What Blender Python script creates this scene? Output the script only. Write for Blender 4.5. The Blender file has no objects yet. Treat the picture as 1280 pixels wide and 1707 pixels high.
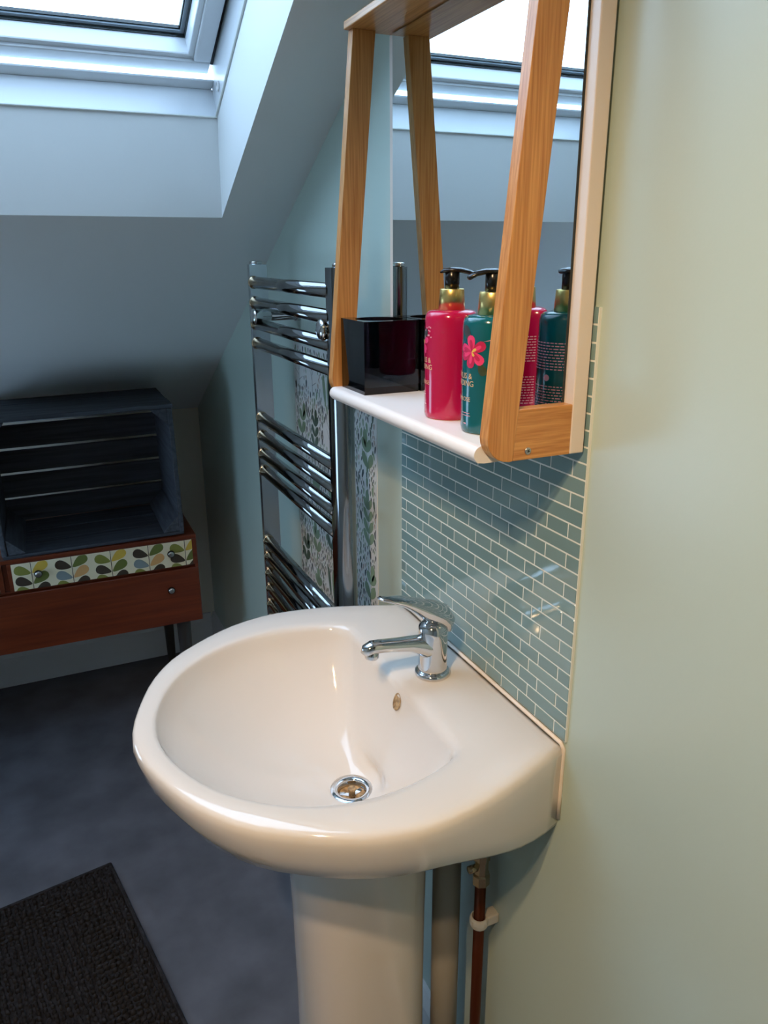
import bpy, bmesh, math, random
from mathutils import Vector, Matrix
R = math.radians
scene = bpy.context.scene
COL = scene.collection

# ------------------------------------------------------------------ camera
cam_d = bpy.data.cameras.new('camera')
cam = bpy.data.objects.new('camera', cam_d)
COL.objects.link(cam)
CR = [[0.9105662, -0.4133244, -0.0056651], [-0.1354727, -0.2854464, -0.9487716], [0.3905333, 0.8646868, -0.3159121]]
CP = Vector((-0.50205, -1.05762, 1.38473))
m = Matrix(((CR[0][0], -CR[1][0], -CR[2][0], CP.x), (CR[0][1], -CR[1][1], -CR[2][1], CP.y),
            (CR[0][2], -CR[1][2], -CR[2][2], CP.z), (0, 0, 0, 1)))
cam.matrix_world = m
cam_d.sensor_fit = 'AUTO'; cam_d.sensor_width = 36.0; cam_d.lens = 27.276
cam_d.clip_start = 0.02
scene.camera = cam

# ------------------------------------------------------------------ sky
w = bpy.data.worlds.new('overcast_sky'); scene.world = w; w.use_nodes = True
bg = w.node_tree.nodes['Background']
bg.inputs[0].default_value = (0.50, 0.72, 1.0, 1); bg.inputs[1].default_value = 5.8

# ------------------------------------------------------------------ lamps and exposure
def lamp(name, loc, aim, power, colr, rad, deg, blend):
    l = bpy.data.lights.new(name, 'SPOT'); l.energy = power; l.color = colr; l.shadow_soft_size = rad
    l.spot_size = R(deg); l.spot_blend = blend
    o = bpy.data.objects.new(name, l); o.location = loc
    o.rotation_euler = (Vector(aim)-Vector(loc)).to_track_quat('-Z', 'Y').to_euler()
    COL.objects.link(o); return o
WARM = (1.0, 0.67, 0.38)
lamp('ceiling_spot', (-0.98, -1.18, 2.24), (-0.08, -0.64, 0.42), 62, WARM, 0.03, 80, 0.75)
lamp('ceiling_spot.001', (-1.10, -1.36, 2.24), (-0.08, -0.68, 0.25), 42, WARM, 0.03, 80, 0.75)
vs = scene.view_settings
vs.view_transform = 'Standard'; vs.look = 'None'; vs.gamma = 1.0; vs.use_curve_mapping = False
vs.exposure = 0.0

# ------------------------------------------------------------------ materials
def srgb(r, g, b):
    f = lambda c: (c/255/12.92) if c/255 <= 0.04045 else ((c/255+0.055)/1.055)**2.4
    return (f(r), f(g), f(b), 1)
def mat(name, col, rough=0.5, metal=0.0, spec=None, coat=0.0, trans=0.0, ior=None):
    mt = bpy.data.materials.new(name); mt.use_nodes = True
    b = mt.node_tree.nodes['Principled BSDF']
    b.inputs['Base Color'].default_value = col; b.inputs['Roughness'].default_value = rough
    b.inputs['Metallic'].default_value = metal
    if spec is not None: b.inputs['Specular IOR Level'].default_value = spec
    if coat: b.inputs['Coat Weight'].default_value = coat; b.inputs['Coat Roughness'].default_value = 0.05
    if trans: b.inputs['Transmission Weight'].default_value = trans
    if ior: b.inputs['IOR'].default_value = ior
    return mt
def nodes(mt):
    nt = mt.node_tree
    return nt, nt.nodes, nt.links, nt.nodes['Principled BSDF']
def add_noise(mt, scale, stretch=(1,1,1), c1=None, c2=None, bump=0.0, bdist=0.001, detail=4, lo=0.3, hi=0.7, rough=None, space='Object', dist=0.0):
    nt, N, L, b = nodes(mt)
    tc = N.new('ShaderNodeTexCoord'); mp = N.new('ShaderNodeMapping'); mp.inputs['Scale'].default_value = stretch
    no = N.new('ShaderNodeTexNoise'); no.inputs['Scale'].default_value = scale; no.inputs['Detail'].default_value = detail
    no.inputs['Distortion'].default_value = dist
    L.new(tc.outputs[space], mp.inputs[0]); L.new(mp.outputs[0], no.inputs['Vector'])
    if c1 is not None:
        rp = N.new('ShaderNodeValToRGB'); rp.color_ramp.elements[0].position = lo; rp.color_ramp.elements[1].position = hi
        rp.color_ramp.elements[0].color = c1; rp.color_ramp.elements[1].color = c2
        L.new(no.outputs[0], rp.inputs[0]); L.new(rp.outputs[0], b.inputs['Base Color'])
    if bump:
        bu = N.new('ShaderNodeBump'); bu.inputs['Strength'].default_value = bump; bu.inputs['Distance'].default_value = bdist
        L.new(no.outputs[0], bu.inputs['Height'])
        if b.inputs['Normal'].is_linked:
            L.new(b.inputs['Normal'].links[0].from_socket, bu.inputs['Normal'])
        L.new(bu.outputs[0], b.inputs['Normal'])
    return mt

M = {}
M['wall'] = add_noise(mat('mint_paint', srgb(186, 205, 196), 0.30), 260, bump=0.12, bdist=0.0006)
M['ceiling'] = add_noise(mat('white_ceiling_paint', srgb(226, 230, 229), 0.55), 200, bump=0.08, bdist=0.0006)
M['cream'] = add_noise(mat('cream_paint', srgb(238, 232, 214), 0.5), 200, bump=0.08, bdist=0.0006)
M['white_gloss'] = mat('white_gloss_paint', srgb(226, 228, 228), 0.28)
M['floor'] = add_noise(mat('slate_vinyl', srgb(84, 88, 97), 0.5), 9, c1=srgb(74, 77, 85), c2=srgb(98, 102, 112), bump=0.05, bdist=0.001, detail=9)
M['ceramic'] = mat('white_ceramic', srgb(222, 218, 212), 0.07, coat=0.3)
M['dark_chrome'] = mat('dark_chrome', (0.25, 0.26, 0.27, 1), 0.10, 1.0)
M['chrome'] = mat('chrome', (0.66, 0.67, 0.68, 1), 0.06, 1.0)
M['dull_chrome'] = add_noise(mat('dull_chrome', (0.56, 0.61, 0.66, 1), 0.26, 1.0), 22, (1, 1, 0.5), bump=0.15, bdist=0.002)
M['brass'] = mat('worn_brass', srgb(186, 168, 140), 0.18, 1.0)
M['mirror'] = mat('silver_mirror', (0.80, 0.85, 0.85, 1), 0.0, 1.0)
M['mirror_edge'] = mat('dark_mirror_edge', srgb(36, 46, 48), 0.25)
M['board'] = mat('white_melamine', srgb(226, 216, 205), 0.32)
M['shelf'] = mat('white_shelf_foil', srgb(236, 234, 232), 0.30)
def bamboo(name, stretch, dark=False):
    mt = mat(name, srgb(190, 125, 62), 0.28)
    return add_noise(mt, 85, stretch, srgb(178, 118, 60), srgb(212, 156, 92), bump=0.05, bdist=0.0005, detail=6, lo=0.32, hi=0.66, dist=0.3)
M['bamboo_v'] = bamboo('bamboo_upright', (4.5, 4.5, 0.12))
M['bamboo_x'] = bamboo('bamboo_crosswise', (0.2, 4.5, 4.5))
M['bamboo_y'] = bamboo('bamboo_lengthwise', (4.5, 0.12, 4.5))
M['steel'] = mat('screw_steel', (0.55, 0.55, 0.55, 1), 0.3, 1.0)
M['black'] = mat('black_plastic', srgb(14, 15, 17), 0.22)
M['black_gap'] = mat('black_gap_fill', srgb(20, 21, 23), 0.6)
M['gold'] = mat('gold_collar', srgb(226, 200, 128), 0.32, 1.0)
M['pink'] = mat('magenta_plastic', srgb(184, 8, 72), 0.16, coat=0.4)
M['teal'] = mat('teal_plastic', srgb(4, 92, 103), 0.16, coat=0.4)
M['print_gold'] = mat('pale_gold_print', srgb(226, 190, 150), 0.4)
M['print_pale'] = mat('pale_pink_print', srgb(236, 170, 190), 0.4)
M['petal'] = mat('pink_petal_print', srgb(232, 60, 120), 0.35)
M['petal_dark'] = mat('deep_pink_petal_print', srgb(190, 30, 84), 0.35)
M['petal_grey'] = mat('grey_leaf_print', srgb(60, 62, 66), 0.35)
M['petal_green'] = mat('olive_leaf_print', srgb(58, 72, 48), 0.35)
M['petal_yellow'] = mat('yellow_stamen_print', srgb(226, 190, 90), 0.35)
M['smoke'] = mat('smoked_acrylic', srgb(44, 33, 42), 0.03, trans=1.0, ior=1.49)
M['grout'] = add_noise(mat('pale_grout', srgb(228, 234, 230), 0.8), 300, bump=0.2, bdist=0.0005)
TILE = []
for i, c in enumerate([(122, 152, 154), (128, 157, 158), (116, 147, 150)]):
    TILE.append(add_noise(mat('grey_green_glass_tile_%s' % 'abc'[i], srgb(*c), 0.07, coat=0.3), 38, bump=0.10, bdist=0.0025, detail=1))
M['panel'] = mat('white_wallpaper', srgb(222, 227, 227), 0.45)
M['leaf_a'] = mat('sage_leaf_ink', srgb(130, 156, 130), 0.5)
M['leaf_b'] = mat('dark_sage_leaf_ink', srgb(84, 108, 96), 0.5)
M['leaf_c'] = mat('slate_stem_ink', srgb(56, 74, 80), 0.5)
M['leaf_d'] = mat('blush_leaf_ink', srgb(170, 150, 140), 0.5)
def wood(name, c1, c2, stretch, rough=0.4, scale=40, bump=0.1):
    return add_noise(mat(name, c1, rough), scale, stretch, c1, c2, bump=bump, bdist=0.001, detail=7, dist=0.4)
M['teak'] = wood('red_brown_teak', srgb(96, 38, 18), srgb(122, 54, 26), (0.15, 3, 3), 0.35, 30, 0.03)
M['teak_z'] = wood('red_brown_teak_upright', srgb(106, 46, 24), srgb(130, 60, 32), (3, 3, 0.15), 0.35, 30, 0.03)
M['dark_leg'] = mat('dark_turned_wood', srgb(62, 62, 62), 0.45)
M['crate_x'] = wood('grey_weathered_plank', srgb(46, 50, 58), srgb(76, 81, 90), (0.15, 3, 3), 0.7, 30, 0.4)
M['crate_y'] = wood('grey_weathered_end_board', srgb(52, 56, 64), srgb(84, 89, 98), (3, 0.2, 3), 0.7, 30, 0.4)
M['paper'] = mat('ivory_paper', srgb(242, 230, 196), 0.45)
for k, c in dict(olive=(140, 142, 66), brown=(70, 60, 48), yellow=(220, 184, 76), peach=(224, 172, 110), blue=(138, 152, 152), green=(112, 122, 60)).items():
    M['ink_'+k] = mat('printed_%s_leaf' % k, srgb(*c), 0.45)
M['knob'] = mat('pewter_knob', (0.45, 0.45, 0.43, 1), 0.3, 1.0)
M['mat'] = add_noise(mat('charcoal_cotton', srgb(46, 47, 50), 0.95, spec=0.1), 120, c1=srgb(26, 26, 28), c2=srgb(50, 50, 53), detail=2)
M['pipe_grey'] = mat('grey_waste_plastic', srgb(150, 146, 134), 0.4)
M['copper'] = mat('tarnished_copper', srgb(92, 44, 26), 0.3, 0.7)
M['white_plastic'] = mat('white_plastic', srgb(222, 218, 206), 0.35)
M['silicone'] = mat('white_silicone', srgb(236, 226, 214), 0.3)
M['glass'] = mat('window_glass', (1, 1, 1, 1), 0.0, trans=1.0, ior=1.01)
M['bead'] = mat('grey_glazing_bead', srgb(150, 164, 174), 0.35)
M['sash_paint'] = mat('white_sash_paint', srgb(222, 228, 232), 0.3)
M['grime'] = add_noise(mat('grimy_brass', srgb(130, 105, 75), 0.5, 0.0), 160, c1=srgb(110, 86, 58), c2=srgb(206, 178, 136))
M['dark'] = mat('drain_dark', srgb(16, 14, 13), 0.6)

# ------------------------------------------------------------------ builders
def link(name, bm, mt, parent=None, smooth=False, loc=None):
    me = bpy.data.meshes.new(name)
    bmesh.ops.recalc_face_normals(bm, faces=bm.faces)
    bm.to_mesh(me); bm.free()
    for x in (mt if isinstance(mt, (list, tuple)) else [mt]): me.materials.append(x)
    if smooth:
        for p in me.polygons: p.use_smooth = True
    o = bpy.data.objects.new(name, me); COL.objects.link(o)
    if parent is not None: o.parent = parent
    if loc is not None: o.location = loc
    return o
def smooth_angle(o, ang=35):
    me = o.data
    bm = bmesh.new(); bm.from_mesh(me)
    for f in bm.faces: f.smooth = True
    for e in bm.edges:
        if len(e.link_faces) == 2 and e.calc_face_angle(0) > R(ang): e.smooth = False
    bm.to_mesh(me); bm.free()
    return o
def empty(name, loc=(0,0,0), label=None, cat=None, kind=None, group=None):
    o = bpy.data.objects.new(name, None); COL.objects.link(o); o.location = loc
    o.empty_display_size = 0.05
    return tag(o, label, cat, kind, group)
def tag(o, label=None, cat=None, kind=None, group=None):
    if label: o['label'] = label
    if cat: o['category'] = cat
    if kind: o['kind'] = kind
    if group: o['group'] = group
    return o
def box(bm, a, b, bev=0.0, seg=2, mi=0):
    x0, y0, z0 = [min(a[i], b[i]) for i in range(3)]; x1, y1, z1 = [max(a[i], b[i]) for i in range(3)]
    v = [bm.verts.new(p) for p in ((x0,y0,z0),(x1,y0,z0),(x1,y1,z0),(x0,y1,z0),(x0,y0,z1),(x1,y0,z1),(x1,y1,z1),(x0,y1,z1))]
    fs = [bm.faces.new([v[i] for i in q]) for q in ((3,2,1,0),(4,5,6,7),(0,1,5,4),(1,2,6,5),(2,3,7,6),(3,0,4,7))]
    for f in fs: f.material_index = mi
    if bev:
        es = list({e for f in fs for e in f.edges})
        bmesh.ops.bevel(bm, geom=es, offset=bev, segments=seg, affect='EDGES', profile=0.5)
    return bm
def hexa(bm, lo, hi, bev=0.0):      # lo, hi: four points each, same winding
    v = [bm.verts.new(p) for p in list(lo) + list(hi)]
    n = len(lo)
    fs = [bm.faces.new(v[:n][::-1]), bm.faces.new(v[n:])]
    for i in range(n): fs.append(bm.faces.new((v[i], v[(i+1) % n], v[n+(i+1) % n], v[n+i])))
    if bev:
        es = list({e for f in fs for e in f.edges})
        bmesh.ops.bevel(bm, geom=es, offset=bev, segments=2, affect='EDGES', profile=0.5)
    return bm
def bxo(name, a, b, mt, parent=None, bev=0.0, seg=2):
    return link(name, box(bmesh.new(), a, b, bev, seg), mt, parent)
def loft(bm, rings, cap0=True, cap1=True, closed=True):
    vr = [[bm.verts.new(p) for p in r] for r in rings]
    n = len(rings[0])
    for a, b in zip(vr, vr[1:]):
        for i in range(n if closed else n-1):
            bm.faces.new((a[i], a[(i+1) % n], b[(i+1) % n], b[i]))
    if cap0: bm.faces.new(vr[0][::-1])
    if cap1: bm.faces.new(vr[-1])
    return bm
def circ(c, r, n=24, ax='z', r2=None):
    out = []
    for i in range(n):
        t = 2*math.pi*i/n; a, b = r*math.cos(t), (r2 or r)*math.sin(t)
        out.append({'z': (c[0]+a, c[1]+b, c[2]), 'x': (c[0], c[1]+a, c[2]+b), 'y': (c[0]+b, c[1], c[2]+a)}[ax])
    return out
def lathe(bm, prof, n=28, ax='z', o=(0,0,0), cap0=True, cap1=True):
    rings = []
    for r, h in prof:
        c = list(o); c['xyz'.index(ax)] += h
        rings.append(circ(c, r, n, ax))
    return loft(bm, rings, cap0, cap1)
def tube(bm, pts, rad, n=16, caps=True):
    pts = [Vector(p) for p in pts]; rings = []
    up = None
    for i, p in enumerate(pts):
        d = (pts[min(i+1, len(pts)-1)] - pts[max(i-1, 0)]).normalized()
        if up is None:
            up = Vector((0,0,1)) if abs(d.z) < 0.9 else Vector((1,0,0))
        s = d.cross(up).normalized(); up = s.cross(d).normalized()
        r = rad[i] if isinstance(rad, (list, tuple)) else rad
        r1, r2 = r if isinstance(r, (list, tuple)) else (r, r)
        rings.append([p + s*(r1*math.cos(2*math.pi*k/n)) + up*(r2*math.sin(2*math.pi*k/n)) for k in range(n)])
    return loft(bm, rings, caps, caps)
def catmull(P, n):
    out = []
    for i in range(len(P)-1):
        p0 = P[max(i-1, 0)]; p1 = P[i]; p2 = P[i+1]; p3 = P[min(i+2, len(P)-1)]
        for k in range(n):
            t = k/n
            out.append(tuple(0.5*((2*p1[j]) + (-p0[j]+p2[j])*t + (2*p0[j]-5*p1[j]+4*p2[j]-p3[j])*t*t + (-p0[j]+3*p1[j]-3*p2[j]+p3[j])*t**3) for j in range(len(p1))))
    out.append(tuple(P[-1]))
    return out
def resample(P, n):
    L = [0]
    for a, b in zip(P, P[1:]): L.append(L[-1] + math.dist(a, b))
    out = []; j = 0
    for k in range(n):
        s = L[-1]*k/(n-1)
        while j < len(P)-2 and L[j+1] < s: j += 1
        t = (s-L[j])/max(L[j+1]-L[j], 1e-9)
        out.append(tuple(P[j][q]+(P[j+1][q]-P[j][q])*t for q in range(len(P[0]))))
    return out

# ================================================================== SETTING
CZ0, CM = 1.714, 0.518                      # sloping ceiling: z = CZ0 - CM*y
cz = lambda y: CZ0 - CM*y
YF = 1.585                                   # far wall
st = lambda o, label, cat: tag(o, label, cat, 'structure')
st(bxo('floor', (-1.34, -2.8, -0.08), (0.12, YF+0.12, 0), M['floor']), 'dark slate-grey mottled vinyl floor', 'floor')
bm = bmesh.new()
prof = [(-2.8, -0.08), (YF+0.12, -0.08), (YF+0.12, cz(YF+0.12)+0.1), (-1.10, 2.42), (-2.8, 2.42)]
hexa(bm, [(0, y, z) for y, z in prof], [(0.12, y, z) for y, z in prof])
st(link('wall_right', bm, M['wall']), 'pale mint green painted wall carrying basin and mirror', 'wall')
st(bxo('wall_far', (-1.34, YF, 0), (0, YF+0.12, cz(YF)+0.12), M['cream']), 'low cream end wall under the sloping ceiling', 'wall')
bm = bmesh.new()
GY0, GY1, GZ0, GZ1 = 0.45, 1.00, 0.52, 0.98               # unseen opening, added to let in cool fill light
def wl(y0, y1, z0, t0, t1): hexa(bm, [(-1.34, y0, z0), (-1.34, y1, z0), (-1.34, y1, t1), (-1.34, y0, t0)], [(-1.24, y0, z0), (-1.24, y1, z0), (-1.24, y1, t1), (-1.24, y0, t0)])
top = lambda y: cz(y) + 0.1
wl(-2.8, -1.10, -0.08, 2.42, 2.42); wl(-1.10, GY0, -0.08, 2.42, top(GY0)); wl(GY1, YF+0.12, -0.08, top(GY1), top(YF+0.12))
wl(GY0, GY1, -0.08, GZ0, GZ0); wl(GY0, GY1, GZ1, top(GY0), top(GY1))
st(link('wall_left', bm, M['ceiling']), 'white painted gable wall opposite the basin', 'wall')
st(bxo('wall_back', (-1.24, -2.8, 0), (0, -2.68, 2.4), M['ceiling']), 'white painted wall behind the viewer', 'wall')
fill_root = empty('fill_opening', (0, 0, 0), 'added fill-light opening in the unseen white wall facing the basin', 'window', 'structure')
for p in ((GY0, GZ0, GY0+.04, GZ1), (GY1-.04, GZ0, GY1, GZ1), (GY0+.04, GZ0, GY1-.04, GZ0+.04), (GY0+.04, GZ1-.04, GY1-.04, GZ1)):
    bxo('frame_rail', (-1.32, p[0], p[1]), (-1.27, p[2], p[3]), M['sash_paint'], fill_root, .003)

# sloping ceiling with the skylight opening
WA = R(28.0); WO = Vector((-0.13, 0.4926, 1.6203))
UU = Vector((0, -math.cos(WA), math.sin(WA))); NN = Vector((0, math.sin(WA), math.cos(WA)))
WW, WH = 0.78, 0.98
XR, XL = -0.13, -0.13-WW
OT = WO + UU*WH
bm = bmesh.new()
oz = lambda y: WO.z + math.tan(WA)*(WO.y-y)
ytop_i = OT.y + 0.02
YK = -1.15                                    # where the slope meets the flat ceiling
ys_i = [YF+0.12, 0.507, ytop_i - 0.28, YK]; ys_o = [YF+0.12, WO.y, OT.y, YK]
xs = [0.0, XR, XL, -1.24]
gi = [[bm.verts.new((x, y, cz(y))) for x in xs] for y in ys_i]
go = [[bm.verts.new((x, y, oz(y))) for x in xs] for y in ys_o]
for a in range(3):
    for b in range(3):
        if (a, b) == (1, 1): continue
        bm.faces.new((gi[a][b], gi[a][b+1], gi[a+1][b+1], gi[a+1][b]))
        bm.faces.new((go[a][b], go[a+1][b], go[a+1][b+1], go[a][b+1]))
hole = [(1,1),(1,2),(2,2),(2,1)]
for k in range(4):
    p, q = hole[k], hole[(k+1) % 4]
    bm.faces.new((gi[p[0]][p[1]], gi[q[0]][q[1]], go[q[0]][q[1]], go[p[0]][p[1]]))
rim_ = [(0,0),(0,1),(0,2),(0,3),(1,3),(2,3),(3,3),(3,2),(3,1),(3,0),(2,0),(1,0)]
for k in range(12):
    p, q = rim_[k], rim_[(k+1) % 12]
    bm.faces.new((gi[p[0]][p[1]], go[p[0]][p[1]], go[q[0]][q[1]], gi[q[0]][q[1]]))
st(link('ceiling', bm, M['ceiling']), 'white sloping attic ceiling with deep skylight opening', 'ceiling')
st(bxo('trim_1', (-1.24, -2.68, cz(YK)), (0, YK, cz(YK)+0.14), M['ceiling']), 'flat white ceiling above the viewer', 'ceiling')
# skirting boards
def skirting(name, x0, y0, x1, y1, label):
    b = bmesh.new()
    d = Vector((x1-x0, y1-y0, 0)).normalized(); n = Vector((d.y, -d.x, 0))
    P = [(0, 0), (0.016, 0), (0.016, 0.105), (0.011, 0.118), (0.007, 0.130), (0, 0.132)]
    a = [Vector((x0, y0, 0)) + n*p + Vector((0,0,z)) for p, z in P]
    c = [Vector((x1, y1, 0)) + n*p + Vector((0,0,z)) for p, z in P]
    hexa(b, a, c)
    return st(link(name, b, M['white_gloss']), label, 'skirting board')
skirting('baseboard_right', 0, YF, 0, -2.68, 'white skirting board along the mint wall, seen behind the basin pedestal')
skirting('baseboard_far', -1.24, YF, -0.016, YF, 'cream-white skirting board along the end wall beneath the chest')

# skylight window
def wp(x, u, n): return Vector((x, 0, 0)) + Vector((0, WO.y, WO.z)) + UU*u + NN*n
def wbox(bm, x0, x1, u0, u1, n0, n1, bev=0.002):
    lo = [wp(x0,u0,n0), wp(x1,u0,n0), wp(x1,u1,n0), wp(x0,u1,n0)]; hi = [wp(x0,u0,n1), wp(x1,u0,n1), wp(x1,u1,n1), wp(x0,u1,n1)]
    return hexa(bm, lo, hi, bev)
win = empty('window_1', (0,0,0), 'white-framed roof window, slightly open, in the sloping ceiling', 'window', 'structure')
E_ = 0.06
def rail(nm, args, mt): 
    b = bmesh.new()
    for a in args: wbox(b, *a)
    return link(nm, b, mt, win)
fr = [rail('frame_rail', [(XL-E_, XR+E_, -E_, 0.0, 0.002, 0.058), (XL, XR, -0.02, 0.020, 0.058, 0.062, 0.001)], M['sash_paint']),
      rail('frame_rail', [(XL-E_, XR+E_, WH, WH+E_, 0.002, 0.10), (XL, XR, WH-0.024, WH+0.02, 0.05, 0.062)], M['sash_paint']),
      rail('frame_rail', [(XR, XR+E_, 0.0, WH, 0.002, 0.115)], M['sash_paint']),
      rail('frame_rail', [(XL-E_, XL, 0.0, WH, 0.002, 0.115)], M['sash_paint'])]
rail('gasket', [(XR-0.004, XR+0.001, 0.002, WH-0.01, 0.0005, 0.0045), (XL, XR, 0.0, 0.004, -0.002, 0.0015)], M['grout'])
cv = lathe(bmesh.new(), [(0.0085, 0), (0.0085, 0.002), (0.006, 0.003), (0.006, 0.0015)], 20, 'x', (0,0,0))
c_ = link('screw_cover', cv, M['white_gloss'], win, True)
c_.matrix_local = Matrix.Translation(wp(XR-0.0005, 0.045, 0.030)) @ Matrix.Rotation(math.pi, 4, 'Z')
# sash, swung a little outward at the bottom about its middle
sash_pivot = wp(0, WH/2, 0.09)
def sbox(bm, x0, x1, u0, u1, n0, n1, bev=0.003):
    tilt = 0.018
    def q(x, u, n): return wp(x, u, n + tilt*(WH/2-u)/(WH/2))
    lo = [q(x0,u0,n0), q(x1,u0,n0), q(x1,u1,n0), q(x0,u1,n0)]; hi = [q(x0,u0,n1), q(x1,u0,n1), q(x1,u1,n1), q(x0,u1,n1)]
    return hexa(bm, lo, hi, bev)
SX0, SX1 = XL+0.007, XR-0.007
def srail(args):
    b = bmesh.new()
    for a in args: sbox(b, *a)
    return link('sash_rail', b, M['sash_paint'], win)
S0, SW = 0.017, 0.040
srail([(SX0, SX1, S0, S0+SW-0.010, 0.056, 0.12), (SX0+SW-0.010, SX1-SW+0.010, S0+SW-0.012, S0+SW, 0.062, 0.118)])
srail([(SX0, SX1, WH-S0-SW, WH-S0, 0.056, 0.12)])
srail([(SX1-SW+0.010, SX1, S0+SW-0.010, WH-S0-SW, 0.056, 0.12), (SX1-SW, SX1-SW+0.012, S0+SW-0.012, WH-S0-SW, 0.062, 0.118)])
srail([(SX0, SX0+SW, S0+SW-0.010, WH-S0-SW, 0.056, 0.12)])
b = bmesh.new()
gx0, gx1, gu0, gu1 = SX0+SW, SX1-SW, S0+SW, WH-S0-SW
def around(bmx_, i0, i1, n0, n1):
    for a in ((gx0+i0, gx1-i0, gu0+i0, gu0+i1), (gx0+i0, gx1-i0, gu1-i1, gu1-i0), (gx0+i0, gx0+i1, gu0+i1, gu1-i1), (gx1-i1, gx1-i0, gu0+i1, gu1-i1)): sbox(bmx_, *a, n0, n1, 0)
around(b, 0, .0022, .094, .104); around(b, .0085, .0110, .103, .109)
link('glazing_seal', b, M['mirror_edge'], win)
b = bmesh.new(); around(b, .0022, .0085, .100, .109)
link('glazing_bead', b, M['bead'], win)
b = bmesh.new()
for x0, x1 in ((XR-.0075, XR), (XL, XL+.0075)): wbox(b, x0, x1, .035, WH-.03, .080, .098, 0)
link('side_light_stop', b, M['black_gap'], win)  # dark strips added to block sky glow in the gaps beside the sash
b = bmesh.new(); sbox(b, gx0, gx1, gu0, gu1, 0.109, 0.113, 0)
link('glass_pane', b, M['glass'], win)

# ================================================================== WASH BASIN
YC = -0.2355; ZR = 0.849
half_o = [(0, .212), (-.035, .225), (-.08, .243), (-.125, .257), (-.17, .2655), (-.21, .268), (-.25, .261), (-.29, .2455), (-.335, .2185), (-.375, .187), (-.41, .139), (-.434, .084), (-.449, .036), (-.453, 0)]
half_i = [(-.1165, .164), (-.1185, .1695), (-.128, .1765), (-.145, .184), (-.175, .194), (-.21, .200), (-.245, .200), (-.28, .193), (-.315, .179), (-.35, .155), (-.385, .117), (-.408, .073), (-.420, .034), (-.4235, 0)]
def loop(half, ncurve=49, nback=16):
    h = catmull(half, 6)
    full = [(x, YC-v) for x, v in h] + [(x, YC+v) for x, v in h[::-1][1:]]
    c = resample(full, ncurve)
    xb = half[0][0]; v = half[0][1]
    back = [(xb, YC+v - 2*v*k/nback) for k in range(1, nback)]
    return c + back
LO = loop(half_o); LI = loop(half_i)
# soften the two inner back corners
def relax(P, times, lam=0.5):
    n = len(P)
    for _ in range(times):
        P = [tuple(P[i][q]*(1-lam)+lam*0.5*(P[i-1][q]+P[(i+1) % n][q]) for q in range(2)) for i in range(n)]
    return P
LI = relax(LI, 1, .3)
lerp = lambda a, b, t: tuple(a[i]+(b[i]-a[i])*t for i in range(2))
DR = (-0.181, YC); ZD = 0.694
basin = empty('wash_basin', (0, YC, 0.6), 'white ceramic D-shaped wash basin fixed to the mint wall', 'basin')
basin_off = Vector((0, -YC, -0.6))
bm = bmesh.new(); rings = []
KS = [1.0, .985, .95, .9, .82, .74, .66, .58, .5]
KZ = [.836, .8093, .7813, .7648, .7468, .7277, .7076, .6862, .6645]           # underside at the front
KW = [.836, .7789, .738, .7324, .7307, .7286, .7265, .7243, .7212]            # underside at the wall
def interp(v, xs_, ys_):
    for i in range(len(xs_)-1):
        if xs_[i] >= v >= xs_[i+1]: return ys_[i] + (ys_[i+1]-ys_[i])*(xs_[i]-v)/(xs_[i]-xs_[i+1])
    return ys_[-1]
for s in (.44, .5, .54, .58, .62, .66, .70, .74, .78, .82, .86, .9, .925, .95, .97, .985, .993, 1.0):
    rg = []
    for x, y in LO:
        wg = min(1, abs(x)/.22); wg = wg*wg*(3-2*wg)
        rg.append((x*s, YC+(y-YC)*(1-1.074*(1-s)*(.17+.83*wg)), interp(s, KS, KZ)*wg + interp(s, KS, KW)*(1-wg)))
    rings.append(rg)
for t, z in ((.03, .8440), (.09, .8472), (.18, .8490), (.5, .8490), (.78, .8490), (.90, .8480), (.96, .8460)):
    rings.append([lerp(a, b_, t) + (z,) for a, b_ in zip(LO, LI)])
for s, z in ((1.0, .8415), (.985, .834), (.965, .824), (.93, .812), (.88, .798), (.82, .783), (.75, .767), (.66, .750), (.56, .7345), (.45, .721), (.34, .710), (.24, .702), (.17, .697), (.118, .6935)):
    wgt = max(0.0, min(1.0, (0.5-s)/0.38))
    rg = []
    for x, y in LI:
        dx, dy = x-DR[0], y-DR[1]; L_ = math.hypot(dx, dy)
        r0 = 0.118*0.19
        ax, ay = DR[0]+dx*s, DR[1]+dy*s
        bx, by = DR[0]+dx/L_*(s*0.19), DR[1]+dy/L_*(s*0.19)
        rg.append((ax+(bx-ax)*wgt, ay+(by-ay)*wgt, z))
    rings.append(rg)
rings.append([(DR[0]+(p[0]-DR[0])*0.97, DR[1]+(p[1]-DR[1])*0.97, .668) for p in rings[-1]])
rings = [[tuple(Vector(p)+basin_off) for p in r] for r in rings]
loft(bm, rings, True, True)
bowl = smooth_angle(link('bowl', bm, M['ceramic'], basin), 85)
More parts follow.
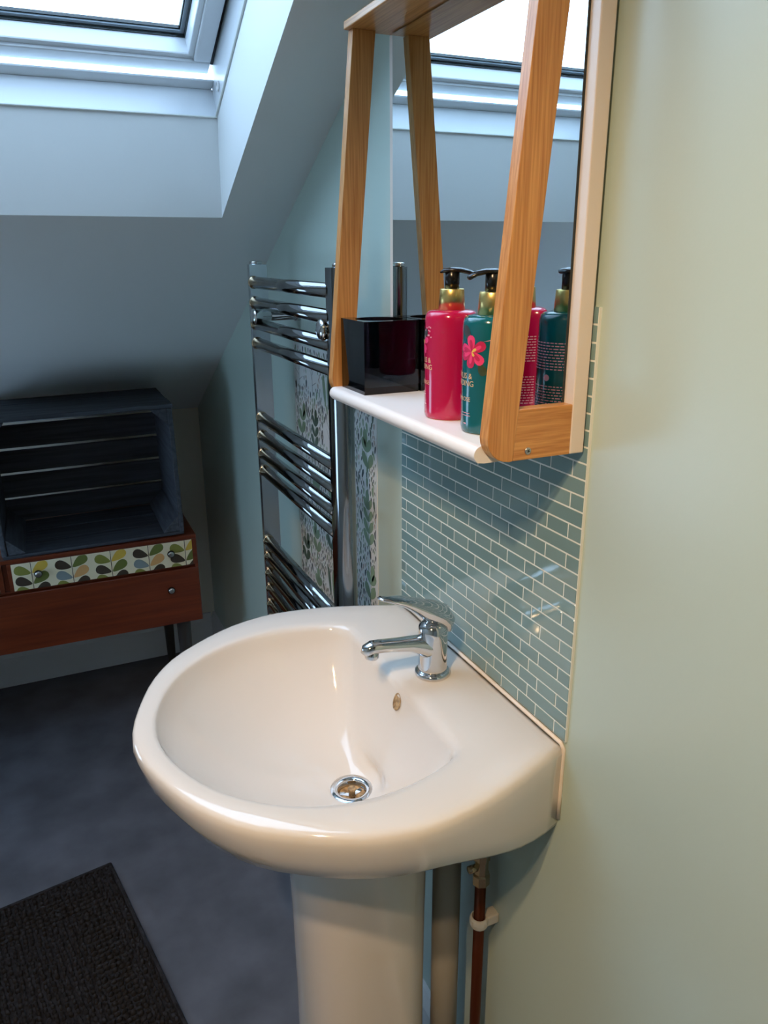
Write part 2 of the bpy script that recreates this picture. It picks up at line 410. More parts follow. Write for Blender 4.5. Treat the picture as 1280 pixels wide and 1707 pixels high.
# drain
dr = empty('drain'); dr.parent = basin; dr.location = Vector((DR[0], DR[1], ZD)) + basin_off
lathe_o = lambda nm, prof, mt, par, n=32, c0=True: link(nm, lathe(bmesh.new(), prof, n, 'z', (0,0,0), c0, c0), mt, par, True)
lathe_o('drain_ring', [(.0300, -.004), (.0302, .0005), (.0292, .0022), (.0215, .0022), (.0190, .0005), (.0186, -.014), (.0188, -.014), (.0200, -.0135), (.0215, -.004)], M['chrome'], dr, 32, False)
lathe_o('drain_well', [(.0186, -.008), (.0170, -.0105), (.001, -.0115)], M['grime'], dr, 32, False)
lathe_o('drain_stud', [(.0045, -.013), (.0045, -.002), (.0056, -.001), (.0056, .002), (.0048, .003), (.002, .0015)], M['grime'], dr, 16)
b = bmesh.new()
for k in range(3):
    a = k*2*math.pi/3 + 0.4
    lo = [Vector((math.cos(a)*r_ - math.sin(a)*s_, math.sin(a)*r_ + math.cos(a)*s_, z_)) for r_, s_, z_ in ((.004, -.003, -.009), (.0185, -.003, -.009), (.0185, .003, -.009), (.004, .003, -.009))]
    hexa(b, [p - Vector((0,0,.003)) for p in lo], lo)
link('drain_cross', b, M['chrome'], dr)
# overflow hole in the back slope of the bowl
ov = lathe(bmesh.new(), [(.0125, 0.0004), (.0117, .0020), (.0100, .0016), (.0090, .0009), (.001, .0008)], 24, 'z', (0,0,0), False, True)
o_ = link('overflow_hole', ov, M['grime'], basin, True)
OVP = Vector((-.1192, -.2500, .8232))
o_.matrix_local = Matrix.Translation(OVP + basin_off) @ Vector((-1, 0, 0.32)).to_track_quat('Z', 'Y').to_matrix().to_4x4() @ Matrix.Diagonal((0.72, 1.0, 1.0, 1.0))
# silicone bead against the wall
b = bmesh.new()
tube(b, [tuple(Vector((-0.0015, YC-.2125, z)) + basin_off) for z in (.745, .78, .82, .842)] + [tuple(Vector((-0.0042, YC+q, .8495)) + basin_off) for q in (-.2105, -.1, 0, .1, .211)], 0.0026, 10)
link('silicone_seal', b, M['silicone'], basin, True)

# ------------------------------------------------------------------ pedestal
PX, PY = -0.1755, YC
ped = bmesh.new(); rings = []
def sup(cx, cy, a, bb, z, e=2.6, n=40):
    out = []
    for k in range(n):
        t = 2*math.pi*k/n; c, s = math.cos(t), math.sin(t)
        out.append((cx+a*math.copysign(abs(c)**(2/e), c), cy+bb*math.copysign(abs(s)**(2/e), s), z))
    return out
for a, bb, z in ((.098, .100, 0), (.098, .100, .012), (.095, .095, .05), (.0925, .089, .12), (.091, .0855, .22), (.0905, .085, .36), (.0915, .086, .50), (.093, .0875, .60), (.095, .089, .6640)):
    rings.append(sup(PX, PY, a, bb, z))
loft(ped, rings)
tag(smooth_angle(link('basin_pedestal', ped, M['ceramic']), 50), 'white ceramic pedestal column standing under the basin', 'pedestal')

# ------------------------------------------------------------------ mixer tap
TX, TY = -0.0645, -0.2435
tap = empty('mixer_tap', (TX, TY, ZR), 'chrome single-lever mixer tap on the basin ledge', 'tap')
link('base_ring', lathe(bmesh.new(), [(.0235, 0), (.0240, .002), (.0236, .005), (.0215, .0068), (.0200, .0068)], 36), M['chrome'], tap, True)
link('tap_body', lathe(bmesh.new(), [(.0200, .004), (.0196, .012), (.0192, .03), (.0196, .048), (.0200, .058), (.0198, .066), (.0185, .072), (.012, .078), (.003, .080)], 36), M['chrome'], tap, True)
sp = tube(bmesh.new(), [(.002, 0, .040), (-.012, 0, .0445), (-.022, 0, .0480), (-.034, 0, .0515), (-.055, 0, .0545), (-.075, 0, .0575), (-.088, 0, .0585), (-.095, 0, .0560), (-.0985, 0, .0510)], [(.019, .0185), (.0175, .0165), (.0145, .0125), (.0125, .0100), (.0115, .0090), (.0110, .0085), (.0108, .0085), (.0095, .0080), (.006, .006)], 24)
spout = link('spout', sp, M['chrome'], tap, True)
aer = link('aerator', lathe(bmesh.new(), [(.0088, .010), (.0092, .0), (.0086, -.0015), (.0070, -.0015), (.0066, .002)], 24), M['chrome'], spout, True)
aer.location = (-.0880, 0, .0450)
lv_pts = [(.0190, 0, .064), (.0180, 0, .0760), (.0105, 0, .0850), (-.001, 0, .0915), (-.014, 0, .0985), (-.028, 0, .1065), (-.044, 0, .1145), (-.060, 0, .1200), (-.073, 0, .1236), (-.0785, 0, .1246)]
lv_r = [(.0130, .005), (.0170, .0125), (.0176, .0158), (.0168, .0152), (.0152, .0128), (.0138, .0094), (.0124, .0062), (.0108, .0040), (.0085, .0026), (.004, .0012)]
link('lever', tube(bmesh.new(), lv_pts, lv_r, 28), M['chrome'], tap, True)

# ================================================================== TILES
W_, H_, Z0 = 0.03735, 0.0172678, 1.1122
spl = empty('tile_splashback', (0, YC, 1.1), 'grey-green glass brick mosaic splashback between basin and mirror shelf', 'splashback')
soff = Vector((0, -YC, -1.1))
g = bmesh.new(); box(g, Vector((-.0032, -.4519, .8535)) + soff, Vector((0, -.0205, 1.3353)) + soff)
link('grout_bed', g, M['grout'], spl)
tmesh = {}
rnd = random.Random(4)
for r_ in range(-13, 15):
    ks = [.55, 2.5, 4.5, 6.5, 7.5, 8.5, 9.5, 10.5, 11.5, 12.1] if r_ % 2 == 0 else [.55, 1, 2, 3, 4, 5, 6, 8, 10, 12.1]
    zt, zb = Z0 - r_*H_, Z0 - (r_+1)*H_
    for a, c in zip(ks, ks[1:]):
        key = (round(c-a, 2), rnd.randrange(3))
        if key not in tmesh:
            b = bmesh.new(); hw = (c-a)*W_/2 - .0010; hh = H_/2 - .0010
            box(b, (-.0038, -hw, -hh), (-.002, hw, hh), 0.0003, 1)
            o = link('tile', b, TILE[key[1]], spl); tmesh[key] = o.data
        else:
            o = bpy.data.objects.new('tile', tmesh[key]); COL.objects.link(o); o.parent = spl
        o.location = Vector((0, -(a+c)/2*W_, (zt+zb)/2)) + soff

# ================================================================== MIRROR SHELF
ms = empty('mirror_shelf', (0, YC, 1.19), 'bamboo-framed wall mirror with a white shelf and leaning side posts', 'mirror')
mo = Vector((0, -YC, -1.19))
def mbox(nm, a, c, mt, bev=0.0, seg=2): return bxo(nm, Vector(a)+mo, Vector(c)+mo, mt, ms, bev, seg)
YN, YFAR = -0.4473, -0.0210
mbox('back_board', (-.0058, YN, 1.1935), (-.0225, YFAR, 1.651), M['board'], .0012)
mir = bmesh.new(); box(mir, Vector((-.0224, YN+.0145, 1.2085))+mo, Vector((-.0256, YFAR-.0165, 1.6495))+mo)
for f in mir.faces: f.material_index = 0 if f.normal.x < -0.9 or f.calc_center_median().x < -.0255 else 1
mo_ = link('mirror_pane', mir, [M['mirror'], M['mirror_edge']], ms)
for p in mo_.data.polygons: p.material_index = 0 if p.normal.x < -0.9 else 1
xr_ = lambda z: -.0855 + .0906*(z-1.2414)
def post(y0, y1):
    b = bmesh.new()
    P = []
    zb, zt = 1.1935, 1.651
    P.append((xr_(zb), zb)); P.append((xr_(zt), zt)); P.append((xr_(zt)-.031, zt)); 
    cz_ = zb+.024; cx_ = xr_(cz_)-.031+.024
    for k in range(7):
        a = math.pi + (math.pi/2)*k/6
        P.append((cx_+.024*math.cos(a) if k else xr_(cz_)-.031, cz_+.024*math.sin(a)))
    lo = [Vector((x, y0, z))+mo for x, z in P]; hi = [Vector((x, y1, z))+mo for x, z in P]
    hexa(b, lo, hi, .0008)
    return link('side_post', b, M['bamboo_v'], ms)
post(YN, YN+.0155); post(YFAR-.0155, YFAR)
def bracket(y0, y1, screw):
    o = mbox('bracket', (-.0225, y0, 1.1935), (xr_(1.1935)+.0005, y1, 1.2435), M['bamboo_x'], .0008)
    if screw:
        s = link('screw', lathe(bmesh.new(), [(.0036, .0), (.0036, -.0006), (.0028, -.0011), (.001, -.0012)], 18, 'y'), M['steel'], o, True)
        s.location = Vector((-.0727, y0-.0002, 1.2022))+mo
        cb = bmesh.new(); box(cb, (-.0018, -.00145, -.0004), (.0018, -.0010, .0004)); box(cb, (-.0004, -.00145, -.0018), (.0004, -.0010, .0018))
        c = link('screw_slot', cb, M['dark'], o); c.location = s.location; c.rotation_euler = (0, .4, 0)
    return o
bracket(YN+.0006, YN+.0150, True); bracket(YFAR-.0150, YFAR-.0006, False)
b = bmesh.new()
P = [(-.0225, 1.2080), (-.1150, 1.2080)]
for k in range(1, 8):
    a = math.pi/2 + math.pi*k/8*0.72; P.append((-.1150+.0088*math.cos(a), 1.1992+.0088*math.sin(a)))
P += [(-.1195, 1.1915), (-.112, 1.1905), (-.0225, 1.1905)]
hexa(b, [Vector((x, YN+.0157, z))+mo for x, z in P], [Vector((x, YFAR-.0157, z))+mo for x, z in P])
smooth_angle(link('shelf_board', b, M['shelf'], ms), 40)
mbox('top_board', (-.0058, YN-.001, 1.651), (-.0865, YFAR-.002, 1.6605), M['bamboo_y'], .0012)

# ------------------------------------------------------------------ bottles
def bottle(name, loc, body, label, lab_ang, words, flower, seed):
    root = empty(name, loc, label, 'bottle', group='pump bottles on the mirror shelf')
    rad = .0290; HB = .1185
    prof = [(.0262, 0), (.0280, .0016), (.0290, .006), (.0290, .105), (.0288, .1105), (.0276, .1145), (.0248, .1172), (.018, HB), (.010, HB)]
    bd = link('bottle_body', lathe(bmesh.new(), prof, 48), body, root, True)
    pump = empty('pump'); pump.parent = root
    link('gold_collar', lathe(bmesh.new(), [(.0147, .1172), (.0132, .1395), (.0127, .1403), (.0080, .1403)], 36), M['gold'], pump, True)
    link('pump_neck', lathe(bmesh.new(), [(.0079, .1395), (.0079, .158), (.0072, .1585)], 28), M['black'], pump, True)
    d = flower['spout']
    hd = bmesh.new()
    pts = [(-.013, 0, .1572), (-.009, 0, .1590), (0, 0, .1598), (.010, 0, .1594), (.019, 0, .1572), (.025, 0, .1540), (.0262, 0, .1530)]
    tube(hd, pts, [(.004, .0012), (.0085, .0024), (.0098, .0030), (.0085, .0028), (.0055, .0026), (.0042, .0026), (.003, .002)], 20)
    h = link('pump_head', hd, M['black'], pump, True); h.rotation_euler = (0, 0, d)
    # print, wrapped on the body
    def wrap(u, v, off=.00035):
        a = lab_ang + u/rad
        return ((rad+off)*math.cos(a), (rad+off)*math.sin(a), v)
    def poly(bmx, pts_, mi=0, off=.00035):
        cu = sum(p[0] for p in pts_)/len(pts_); cv_ = sum(p[1] for p in pts_)/len(pts_)
        c = bmx.verts.new(wrap(cu, cv_, off)); vv = [bmx.verts.new(wrap(u, v, off)) for u, v in pts_]
        for i in range(len(vv)):
            f = bmx.faces.new((c, vv[i], vv[(i+1) % len(vv)])); f.material_index = mi
    txt = bmesh.new()
    for s, size, v in words:
        cu = bpy.data.curves.new('t', 'FONT'); cu.body = s; cu.size = size; cu.align_x = 'CENTER'; cu.resolution_u = 3
        to = bpy.data.objects.new('t', cu); COL.objects.link(to)
        dg = bpy.context.evaluated_depsgraph_get(); dg.update()
        me = bpy.data.meshes.new_from_object(to.evaluated_get(dg))
        t2 = bmesh.new(); t2.from_mesh(me)
        bmesh.ops.subdivide_edges(t2, edges=[e for e in t2.edges if e.calc_length() > .003], cuts=1)
        mp = {}
        for q in t2.verts: mp[q] = txt.verts.new(wrap(q.co.x, v + q.co.y))
        for f in t2.faces:
            try: txt.faces.new([mp[q] for q in f.verts])
            except ValueError: pass
        t2.free(); bpy.data.objects.remove(to); bpy.data.curves.remove(cu); bpy.data.meshes.remove(me)
    link('label_text', txt, M['print_gold'], bd)['kind'] = 'stuff'
    fl = bmesh.new()
    for cx, cy, ang, L_, Wd, mi, off in flower['petals']:
        pts_ = []
        for k in range(14):
            t = 2*math.pi*k/14
            l = L_*(0.5+0.5*math.cos(t)); wd = Wd*math.sin(t)*(0.75+0.35*math.cos(t))
            pts_.append((cx + l*math.cos(ang) - wd*math.sin(ang), cy + l*math.sin(ang) + wd*math.cos(ang)))
        poly(fl, pts_, mi, off)
    link('flower_print', fl, [M['petal'], M['petal_dark'], M['petal_grey'], M['petal_green'], M['petal_yellow'], M['print_pale']], bd)['kind'] = 'stuff'
    # blocks of fine print round the back
    rn = random.Random(seed); fp = bmesh.new()
    for q in range(26):
        v = .012 + q*.0030
        if 11 <= q <= 15: continue
        x0 = .0545; ln = rn.uniform(.055, .070)
        while x0 < .0545+ln:
            wl = rn.uniform(.002, .0055)
            poly(fp, [(x0, v), (x0+wl, v), (x0+wl, v+.0011), (x0, v+.0011)])
            x0 += wl+.0012
    poly(fp, [(.088+.0035*math.cos(t), .0515+.0035*math.sin(t)) for t in [k*math.pi/5 for k in range(10)]])
    link('fine_print', fp, M['print_pale'], bd)['kind'] = 'stuff'
    return root
SZ = 1.2080
pp = [(0, 0, 0.3, .016, .004, 0, .0005), (0, 0, -1.2, .017, .0042, 1, .0006), (0, 0, -0.5, .014, .0035, 0, .0007), (-.002, .003, 1.6, .015, .0055, 2, .0004), (.001, .004, 0.75, .016, .0050, 2, .00045), (0, -.004, -1.9, .013, .004, 2, .0004),
      (.001, .002, -.9, .016, .0030, 0, .0008), (.0, .004, -.5, .008, .0016, 4, .0009)]
pp = [(x-.004, y+.083, a, l, wd, mi, of) for x, y, a, l, wd, mi, of in pp]
for q in range(12):
    rr = random.Random(q+20)
    pp.append((.003 + rr.random()*.012, .088 + rr.random()*.014, rr.random()*6, .0022, .0009, 5, .0005))
bottle('soap_bottle', (-.0720, -.2890, SZ), M['pink'], 'magenta pump bottle with gold collar, beside the smoked tumbler', R(162), [('BAYLIS &', .0080, .0625), ('HARDING', .0080, .0550), ('PARADISE', .0062, .0385)],
       dict(spout=R(-36), petals=pp + [(-.006+.010*0, .030, 0, .012, .0004, 5, .0004), (-.004, .0275, 0, .011, .0004, 5, .0004), (.002, .0165, 0, .006, .0008, 5, .0004)]), 1)
pt = []
for k, a in enumerate((1.75, 0.55, -0.75, -1.75, 2.9, -2.75)):
    pt.append((0, 0, a, .0165, .0062, 0 if k % 2 == 0 else 1, .0005+.00005*k))
for k, a in enumerate((1.75, 0.55, -0.75, -1.75, 2.9, -2.75)): pt.append((0, 0, a, .012, .0024, 1 if k % 2 == 0 else 0, .0009))
pt += [(-.002, .008, 2.1, .020, .006, 2, .0004), (.008, -.010, -1.1, .014, .0055, 3, .0004), (0, 0, .6, .006, .0018, 4, .0011), (0, 0, -1.0, .005, .0016, 4, .0011), (.012, .0105, .22, .019, .0005, 5, .0004)]
pt = [(x+.0150, y+.0835, a, l, wd, mi, of) for x, y, a, l, wd, mi, of in pt]
bottle('soap_bottle', (-.0720, -.3720, SZ), M['teal'], 'teal pump bottle with pink flower print, behind the near bamboo post', R(170), [('BAYLIS &', .0080, .0565), ('HARDING', .0080, .0490), ('PRIMROSE', .0062, .0335)],
       dict(spout=R(180-10), petals=pt + [(.000, .0215, 0, .014, .0004, 5, .0004), (-.002, .0188, 0, .017, .0004, 5, .0004), (.004, .0105, 0, .005, .0008, 5, .0004)]), 2)

# ------------------------------------------------------------------ smoked tumbler
b = bmesh.new()
x0, x1, y0, y1, z0, z1 = -.1060, -.0275, -.1220, -.0415, SZ, SZ+.0940
cx, cy, rr = (x0+x1)/2, (y0+y1)/2, .0325
n = 40
def sq(t):
    c, s = math.cos(t), math.sin(t); k = 1/max(abs(c), abs(s)); return (cx+(x1-x0)/2*c*k, cy+(y1-y0)/2*s*k)
angs = [2*math.pi*k/n + math.pi/4 for k in range(n)]
O0 = [b.verts.new(sq(t)+(z0,)) for t in angs]; O1 = [b.verts.new(sq(t)+(z1,)) for t in angs]
I1 = [b.verts.new((cx+rr*math.cos(t), cy+rr*math.sin(t), z1)) for t in angs]; I0 = [b.verts.new((cx+rr*math.cos(t), cy+rr*math.sin(t), z0+.020)) for t in angs]
for k in range(n):
    j = (k+1) % n
    b.faces.new((O0[k], O0[j], O1[j], O1[k])); b.faces.new((O1[k], O1[j], I1[j], I1[k])); b.faces.new((I1[k], I1[j], I0[j], I0[k]))
b.faces.new(O0[::-1]); b.faces.new(I0)
tag(link('tumbler', b, M['smoke']), 'square smoked-acrylic tumbler with round well on the shelf', 'tumbler')

# ================================================================== TOWEL RAIL
tr = empty('towel_rail', (-.08, .22, .35), 'tall chrome ladder towel rail mounted on the mint wall', 'towel rail')
to = Vector((.08, -.22, -.35))
def dpost(ya, yb, flat_first):
    # D-section upright: flat face towards the rungs
    b = bmesh.new(); n = 14; P = []
    xa, xb = -.088, -.053
    yf_, yr = (ya, yb) if flat_first else (yb, ya)
    P.append((xb, yf_)); P.append((xa, yf_))
    for k in range(1, n):
        t = math.pi*k/n
        P.append(((xa+xb)/2 - (xb-xa)/2*math.cos(t), yf_ + (yr-yf_)*(0.35+0.65*math.sin(t)) if 0 < k < n else yf_))
    lo = [Vector((x, y, .42))+to for x, y in P]; hi = [Vector((x, y, 1.366))+to for x, y in P]
    hexa(b, lo, hi)
    o = smooth_angle(link('upright', b, M['dull_chrome'] if flat_first else M['dark_chrome'], tr), 40)
    c = link('end_cap', lathe(bmesh.new(), [(.0125, -.002), (.0125, .005), (.0115, .0062), (.004, .0066)], 24), M['chrome'], o, True)
    c.location = Vector(((xa+xb)/2, (ya+yb)/2, 1.366))+to
dpost(.487, .521, True); dpost(.028, .065, False)
barz = [1.3847-(1.3847-q)*1.030 for q in (1.3345, 1.2975, 1.2580, 1.2215, 1.0755, 1.0385, 1.0010, .9650, .8130, .7775, .7400, .7040, .6670, .6300, .5930, .5560, .5190)]
rb0 = None
for z in barz:
    if rb0 is None:
        rb0 = link('rung', lathe(bmesh.new(), [(.0111, .063), (.0111, .4885)], 24, 'y'), M['dark_chrome'], tr, True)
        cl0 = link('collar', lathe(bmesh.new(), [(.0116, .4820), (.0122, .4830), (.0122, .4865), (.0116, .4875)], 24, 'y'), M['brass'], rb0, True)
        rb, cl = rb0, cl0
    else:
        rb = rb0.copy(); COL.objects.link(rb); cl = cl0.copy(); COL.objects.link(cl); cl.parent = rb; rb.parent = tr
    rb.location = Vector((-.0805, 0, z))+to
for y, z in ((.455, 1.2700), (.078, 1.2760)):
    o = empty('wall_bracket'); o.parent = tr; o.location = Vector((-.064, y, z))+to
    link('clamp_disc', lathe(bmesh.new(), [(.004, -.034), (.012, -.0325), (.0155, -.030), (.0155, -.026), (.0125, -.024), (.0125, -.014), (.009, -.013), (.009, .004)], 28, 'x'), M['chrome'], o, True)
    link('bracket_arm', lathe(bmesh.new(), [(.0085, .0), (.0085, .052), (.011, .0525), (.011, .0640)], 24, 'x'), M['chrome'], o, True)

# ================================================================== LEAF-PRINT PANEL
LP = empty('wallpaper_panel', (0, .29, .7), 'leaf-patterned white wallpaper strip on the wall behind the towel rail', 'wallpaper')
lo_ = Vector((0, -.29, -.7))
box(bmesh.new(), (0,0,0), (1,1,1)).free()
bxo('paper_sheet', Vector((-.0012, .079, .135))+lo_, Vector((0, .502, 1.2135))+lo_, M['panel'], LP)
rn = random.Random(11)
lf = bmesh.new()
placed = []
LY0, LY1, LZ0, LZ1 = .082, .499, .55, 1.211
def leaf(y, z, ang, L_, Wd, mi, off=.0015):
    pts = []
    nn = 12 if L_ > .02 else 6
    for k in range(nn):
        t = 2*math.pi*k/nn
        l = L_*(0.5-0.5*math.cos(t)); wd = Wd*math.sin(t)*(0.85-0.25*math.cos(t))
        yy, zz = y + l*math.cos(ang) - wd*math.sin(ang), z + l*math.sin(ang) + wd*math.cos(ang)
        pts.append((max(LY0, min(LY1, yy)), max(LZ0, min(LZ1, zz))))
    vv = [lf.verts.new(Vector((-off, a, c))+lo_) for a, c in pts]
    f = lf.faces.new(vv); f.material_index = mi
    placed.append((y+L_/2*math.cos(ang), z+L_/2*math.sin(ang), L_*0.36))
def stroke(p0, p1, wd, mi=2, off=.0014):
    d = (Vector(p1)-Vector(p0)); nrm = Vector((-d.y, d.x)).normalized()*wd/2
    q = [Vector(p0)+nrm, Vector(p0)-nrm, Vector(p1)-nrm*.5, Vector(p1)+nrm*.5]
    vv = [lf.verts.new(Vector((-off, max(LY0, min(LY1, a.x)), max(LZ0, min(LZ1, a.y))))+lo_) for a in q]
    lf.faces.new(vv).material_index = mi
def sprig(y, z, H, lean, nl, L_, Wd, mi):
    top = (y+lean*H, z+H); stroke((y, z), top, .0022, mi)
    for k in range(nl):
        t = (k+.6)/nl; py, pz = y+lean*H*t, z+H*t
        for s in (-1, 1): leaf(py, pz, math.pi/2 - s*R(42), L_*(1-.25*t), Wd*(1-.2*t), mi)
    leaf(top[0], top[1]-.004, math.pi/2-lean, L_*.9, Wd*.9, mi)
def twig(y, z, H, mi=2):
    stroke((y, z), (y, z+H), .0016, mi)
    for k in range(5):
        a = R(rn.uniform(25, 70))*(1 if k % 2 else -1); h = H*(.3+.14*k)
        stroke((y, z+h), (y+math.sin(a)*H*.35, z+h+math.cos(a)*H*.35), .0012, mi)
for y in (.115, .205, .300, .390, .470):
    z = .56 + rn.uniform(0, .06)
    while z < 1.15:
        k = rn.randrange(4)
        if k == 0: sprig(y, z, .085, rn.uniform(-.3, .3), 4, .034, .0090, rn.choice((0, 0, 1))); z += .135
        elif k == 1:
            for s in (-1, 0, 1): leaf(y+s*.016, z, math.pi/2-s*.18, .062, .0085, rn.choice((0, 1)))
            z += .09
        elif k == 2: twig(y, z, .07, 2); placed.append((y, z+.04, .03)); z += .09
        else:
            sprig(y, z, .055, rn.uniform(-.5, .5), 2, .036, .0115, rn.choice((0, 1))); z += .105
tries = 0
while tries < 22000:
    tries += 1
    y, z = rn.uniform(LY0+.004, LY1-.004), rn.uniform(LZ0, LZ1-.01)
    L_ = rn.choice((.008, .010, .012, .015, .020))
    if all((y-a)**2 + (z+L_/2-c)**2 > (r+L_*.36)**2 for a, c, r in placed):
        leaf(y, z, math.pi/2 + rn.uniform(-.45, .45), L_, L_*.25, rn.choice((1, 2, 2, 0, 3) if L_ < .015 else (0, 1, 2)), .0014)
lp = link('leaf_print', lf, [M['leaf_a'], M['leaf_b'], M['leaf_c'], M['leaf_d']], LP); lp['kind'] = 'stuff'

# ================================================================== CHEST OF DRAWERS
ch = empty('chest_of_drawers', (-.137, 1.05, 0), 'red-brown wooden chest with leaf-print drawer fronts by the end wall', 'chest of drawers')
ch.rotation_euler = (0, 0, R(-0.8))
W2 = .497                                   # half width, seam at -W2
CB, CT, CD = .366, .632, .500
def cbox(nm, a, c, mt, bev=.001, par=None): return bxo(nm, a, c, mt, par or ch, bev, 1)
cbox('top_panel', (-2*W2, 0, CT-.011), (0, CD, CT), M['teak'])
cbox('side_panel', (-.009, .001, CB), (0, CD, CT-.011), M['teak_z'])
cbox('side_panel', (-2*W2, .001, CB), (-2*W2+.009, CD, CT-.011), M['teak_z'])
cbox('back_panel', (-2*W2+.009, CD-.008, CB), (-.009, CD, CT-.011), M['teak'])
cbox('bottom_panel', (-2*W2+.009, .012, CB), (-.009, CD-.008, CB+.012), M['teak'])
cbox('divider', (-W2-.006, .012, .542), (-W2+.006, CD-.01, CT-.011), M['teak_z'])
cbox('divider_rail', (-2*W2+.009, .010, .534), (-.009, .05, .542), M['teak'])
def knob(par, x, z):
    k = link('knob', lathe(bmesh.new(), [(.004, .0), (.004, -.006), (.0095, -.008), (.0105, -.012), (.0095, -.0155), (.0085, -.016)], 24, 'y'), M['black'], par, True)
    k.location = (x, .0, z)
    c = link('knob_centre', lathe(bmesh.new(), [(.0083, -.0155), (.0080, -.0172), (.004, -.0186), (.001, -.0188)], 24, 'y'), M['knob'], par, True)
    c.location = (x, .0, z)
# large lower drawer
d = cbox('drawer_front', (-2*W2+.010, -.001, CB+.001), (-.0015, .014, .533), M['teak'], .0012)
knob(d, -.083, .478); knob(d, -2*W2+.083, .478)
inks = ['olive', 'brown', 'yellow', 'peach', 'blue', 'green']
seq = [(('olive', 'brown'), ('yellow', 'green')), (('brown', 'blue'), ('green', 'peach')), (('olive', 'brown'), ('yellow', 'green')), (('brown', 'blue'), ('green', 'peach')), (('olive', 'brown'), ('yellow', 'green'))]
def leaf_drawer(x0, x1):
    z0, z1 = .543, CT-.0115
    d = cbox('drawer_front', (x0, -.0005, z0), (x1, .014, z1), M['teak'], .001)
    b = bmesh.new(); px0, px1, pz0, pz1 = x0+.010, x1-.012, z0+.0015, z1-.0015
    box(b, (px0, -.0012, pz0), (px1, 0, pz1)); link('paper_facing', b, M['paper'], d)
    lfb = bmesh.new(); stb = bmesh.new()
    def lf_(tx, tz, sx, ang, L_, Wd, ink):
        pts = []
        for k in range(20):
            t = 2*math.pi*k/20
            l = L_*(0.5-0.5*math.cos(t)); wd = Wd*math.sin(t)*(0.78-0.38*math.cos(t))
            x, z = tx + sx*(l*math.cos(ang) - wd*math.sin(ang)), tz + l*math.sin(ang) + wd*math.cos(ang)
            pts.append((max(px0, min(px1, x)), max(pz0, min(pz1, z))))
        if max(p[0] for p in pts)-min(p[0] for p in pts) < .002: return
        if max(p[1] for p in pts)-min(p[1] for p in pts) < .001: return
        vv = [lfb.verts.new((p[0], -.0015, p[1])) for p in pts]
        try: lfb.faces.new(vv).material_index = inks.index(ink)
        except ValueError: pass
    n = 5; per = .1
    for i in range(n):
        sx_ = px0 + .047 + i*per
        if sx_ < px1: box(stb, (sx_-.0008, -.0016, pz0), (sx_+.0008, -.0013, pz1))
        left, right = seq[i]
        for j, zz in enumerate((pz1-.033, pz1-.0635)):
            lf_(sx_-.002, zz+.003, -1, R(22), .042, .0155, left[j])
            lf_(sx_+.002, zz+.003, 1, R(36), .046, .0155, right[j])
        lf_(sx_-.002, pz0-.014, -1, R(22), .042, .0155, 'olive'); lf_(sx_+.002, pz0-.016, 1, R(34), .045, .0155, 'brown')
    link('stem_print', stb, M['ink_brown'], d)['kind'] = 'stuff'
    link('leaf_print', lfb, [M['ink_'+k] for k in inks], d)['kind'] = 'stuff'
    knob(d, x0+.073, (z0+z1)/2+.006); knob(d, x1-.073, (z0+z1)/2+.006)
leaf_drawer(-W2+.006, -.0015)
leaf_drawer(-2*W2+.0095, -W2-.006)
for x, y in ((-.050, .05), (-.050, CD-.06), (-2*W2+.062, .05), (-2*W2+.062, CD-.06)):
    l = link('leg', lathe(bmesh.new(), [(.0115, 0), (.013, .004), (.021, CB-.004), (.023, CB)], 20), M['dark_leg'], ch, True); l.location = (x, y, 0)

# ================================================================== CRATE
cr = empty('wooden_crate', (-.400, 1.058, CT), 'weathered dark grey slatted crate lying open-fronted on the chest', 'crate')
cr.rotation_euler = (0, R(-0.6), R(-0.8))
HW, CHh, CDp = .2335, .372, .305
rc = random.Random(3)
def plank(nm, a, c, mt):
    a = [v + rc.uniform(-.0012, .0012) for v in a]; c = [v + rc.uniform(-.0012, .0012) for v in c]
    b = bmesh.new(); box(b, a, c, .0022, 2)
    return link(nm, b, mt, cr)
plank('end_board', (HW-.012, .0, .0105), (HW, CDp-.010, CHh-.010), M['crate_y'])
plank('end_board', (-HW, .0, .0105), (-HW+.012, CDp-.010, CHh-.010), M['crate_y'])
for k in range(3):
    y0 = k*.1; plank('bottom_slat', (-HW, y0+.001, .0015), (HW, y0+.0955, .0105), M['crate_x'])
for k in range(3):
    y0 = k*.1; plank('top_slat', (-HW-.002, y0-.001, CHh-.010), (HW+.002, y0+.0965, CHh), M['crate_x'])
for k in range(5):
    z0 = .0125 + k*.0735; plank('back_slat', (-HW, CDp-.010, z0), (HW, CDp, min(z0+.0660, CHh-.011)), M['crate_x'])
for sx in (-1, 1):
    for zz, sz in ((.0118, 1), (CHh-.0115, -1)):
        b = bmesh.new(); xa = sx*(HW-.0125)
        tri = [(xa, zz), (xa - sx*.044, zz), (xa - sx*.040, zz+sz*.006), (xa - sx*.006, zz+sz*.040), (xa, zz+sz*.044)]
        hexa(b, [Vector((x, .004, z)) for x, z in tri], [Vector((x, CDp-.012, z)) for x, z in tri], .0015)
        link('corner_block', b, M['crate_y'], cr)

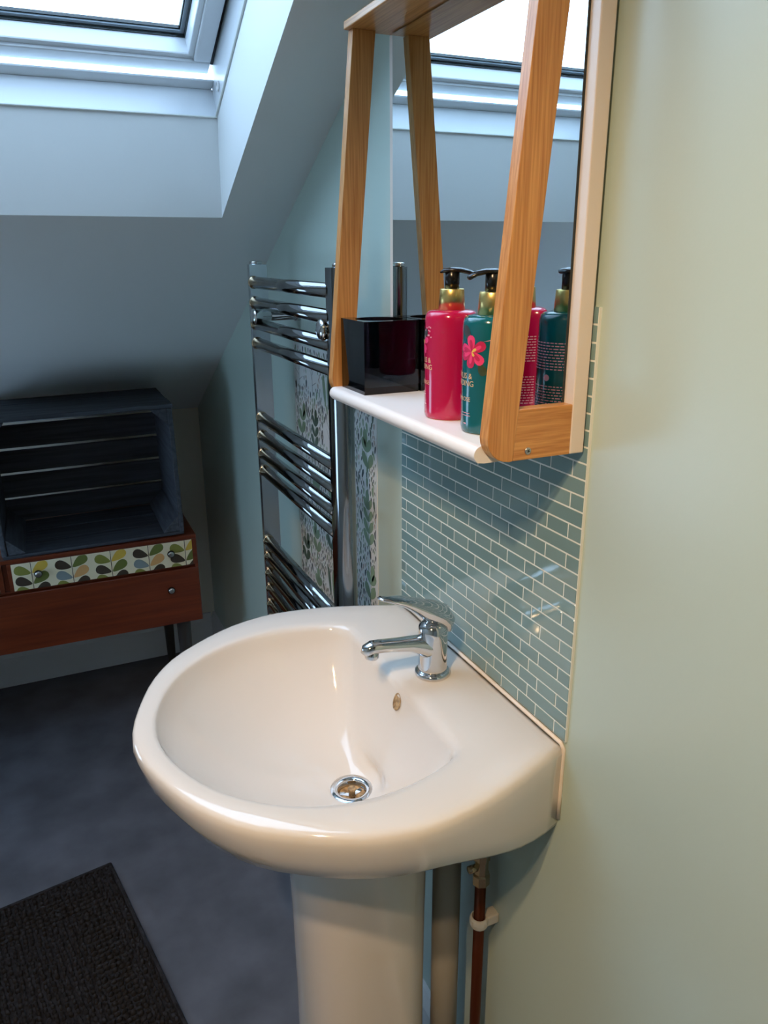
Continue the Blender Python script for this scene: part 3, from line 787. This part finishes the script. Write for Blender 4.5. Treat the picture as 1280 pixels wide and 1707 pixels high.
# ================================================================== BATH MAT
bmx = empty('bath_mat', (-.4853, .573, 0), 'charcoal bobbled cotton bath mat on the grey floor', 'bath mat')
e1 = Vector((.0867, -.491)).normalized(); ang = math.atan2(e1.y, e1.x)
bmx.rotation_euler = (0, 0, ang)
ML, MW = .80, .50                          # along e1, to the right of it (local -y)
b = bmesh.new(); box(b, (0, -MW, 0), (ML, 0, .007), .003, 2)
link('mat_backing', b, M['mat'], bmx)
b = bmesh.new()
for a, c in (((0, -.008, .004), (ML, .001, .013)), ((0, -MW-.001, .004), (ML, -MW+.008, .013)), ((-.001, -MW, .004), (.008, 0, .013)), ((ML-.008, -MW, .004), (ML+.001, 0, .013))): box(b, a, c, .003, 2)
link('hem_binding', b, M['mat'], bmx)
vs_, fs_ = [], []
ico = bmesh.new(); bmesh.ops.create_icosphere(ico, subdivisions=1, radius=1.0)
iv = [v.co.copy() for v in ico.verts]; ifc = [[v.index for v in f.verts] for f in ico.faces]; ico.free()
rr_ = random.Random(7)
step = .0125
nx, ny = int((ML-.016)/step), int((MW-.016)/step)
for i in range(nx):
    for j in range(ny):
        x, y = .008+(i+.5)*step, -.008-(j+.5)*step
        edge = min(i, j, nx-1-i, ny-1-j)
        along = (2 < edge < 8)
        x += rr_.uniform(-.0016, .0016); y += rr_.uniform(-.0016, .0016)
        th = (math.pi/2 if along else 0) + rr_.uniform(-.5, .5)
        a, c, h = .0070*rr_.uniform(.85, 1.15), .0047*rr_.uniform(.85, 1.15), .0085*rr_.uniform(.65, 1.3)
        ct, sn = math.cos(th), math.sin(th); base = len(vs_)
        for p in iv:
            vs_.append((x + a*p.x*ct - c*p.y*sn, y + a*p.x*sn + c*p.y*ct, .0085 + h*p.z))
        for f in ifc: fs_.append([base+q for q in f])
me = bpy.data.meshes.new('cotton_bobbles'); me.from_pydata(vs_, [], fs_); me.materials.append(M['mat'])
for p in me.polygons: p.use_smooth = True
o = bpy.data.objects.new('cotton_bobbles', me); COL.objects.link(o); o.parent = bmx; o['kind'] = 'stuff'

# ================================================================== PIPES UNDER THE BASIN
wpz = .655
wp_ = empty('waste_pipe', (-.052, -.274, 0), 'thick grey plastic waste pipe behind the pedestal', 'pipe')
link('pipe_run', lathe(bmesh.new(), [(.0205, 0), (.0205, wpz)], 32), M['pipe_grey'], wp_, True)
link('pipe_coupling', lathe(bmesh.new(), [(.0215, .565), (.0245, .567), (.0245, .615), (.0215, .617)], 32), M['black'], wp_, True).location = (.004, .012, 0)
sp_ = empty('supply_pipe', (-.028, -.327, 0), 'thin brown copper supply pipe with valve near the wall', 'pipe')
link('pipe_run', lathe(bmesh.new(), [(.0078, 0), (.0078, .56)], 20), M['copper'], sp_, True)
vl = link('isolating_valve', lathe(bmesh.new(), [(.0105, .553), (.0125, .555), (.0125, .570), (.0100, .572), (.0100, .594), (.0120, .596), (.0120, .610), (.0080, .612), (.0055, .613), (.0055, .66)], 8), M['brass'], sp_)
s_ = link('valve_screw', lathe(bmesh.new(), [(.0055, 0), (.0055, -.014), (.004, -.015)], 12, 'x'), M['brass'], vl, True); s_.location = (-.006, 0, .583)
cp = bmesh.new()
tube(cp, [(.011*math.cos(t), .011*math.sin(t), .487) for t in [k*2*math.pi/16 for k in range(16)]] + [(.011, .0004, .487)], [(.0028, .0085)]*17, 10)
box(cp, (.008, -.009, .479), (.028, .009, .495), .002)
link('pipe_clip', cp, M['white_plastic'], sp_, False)
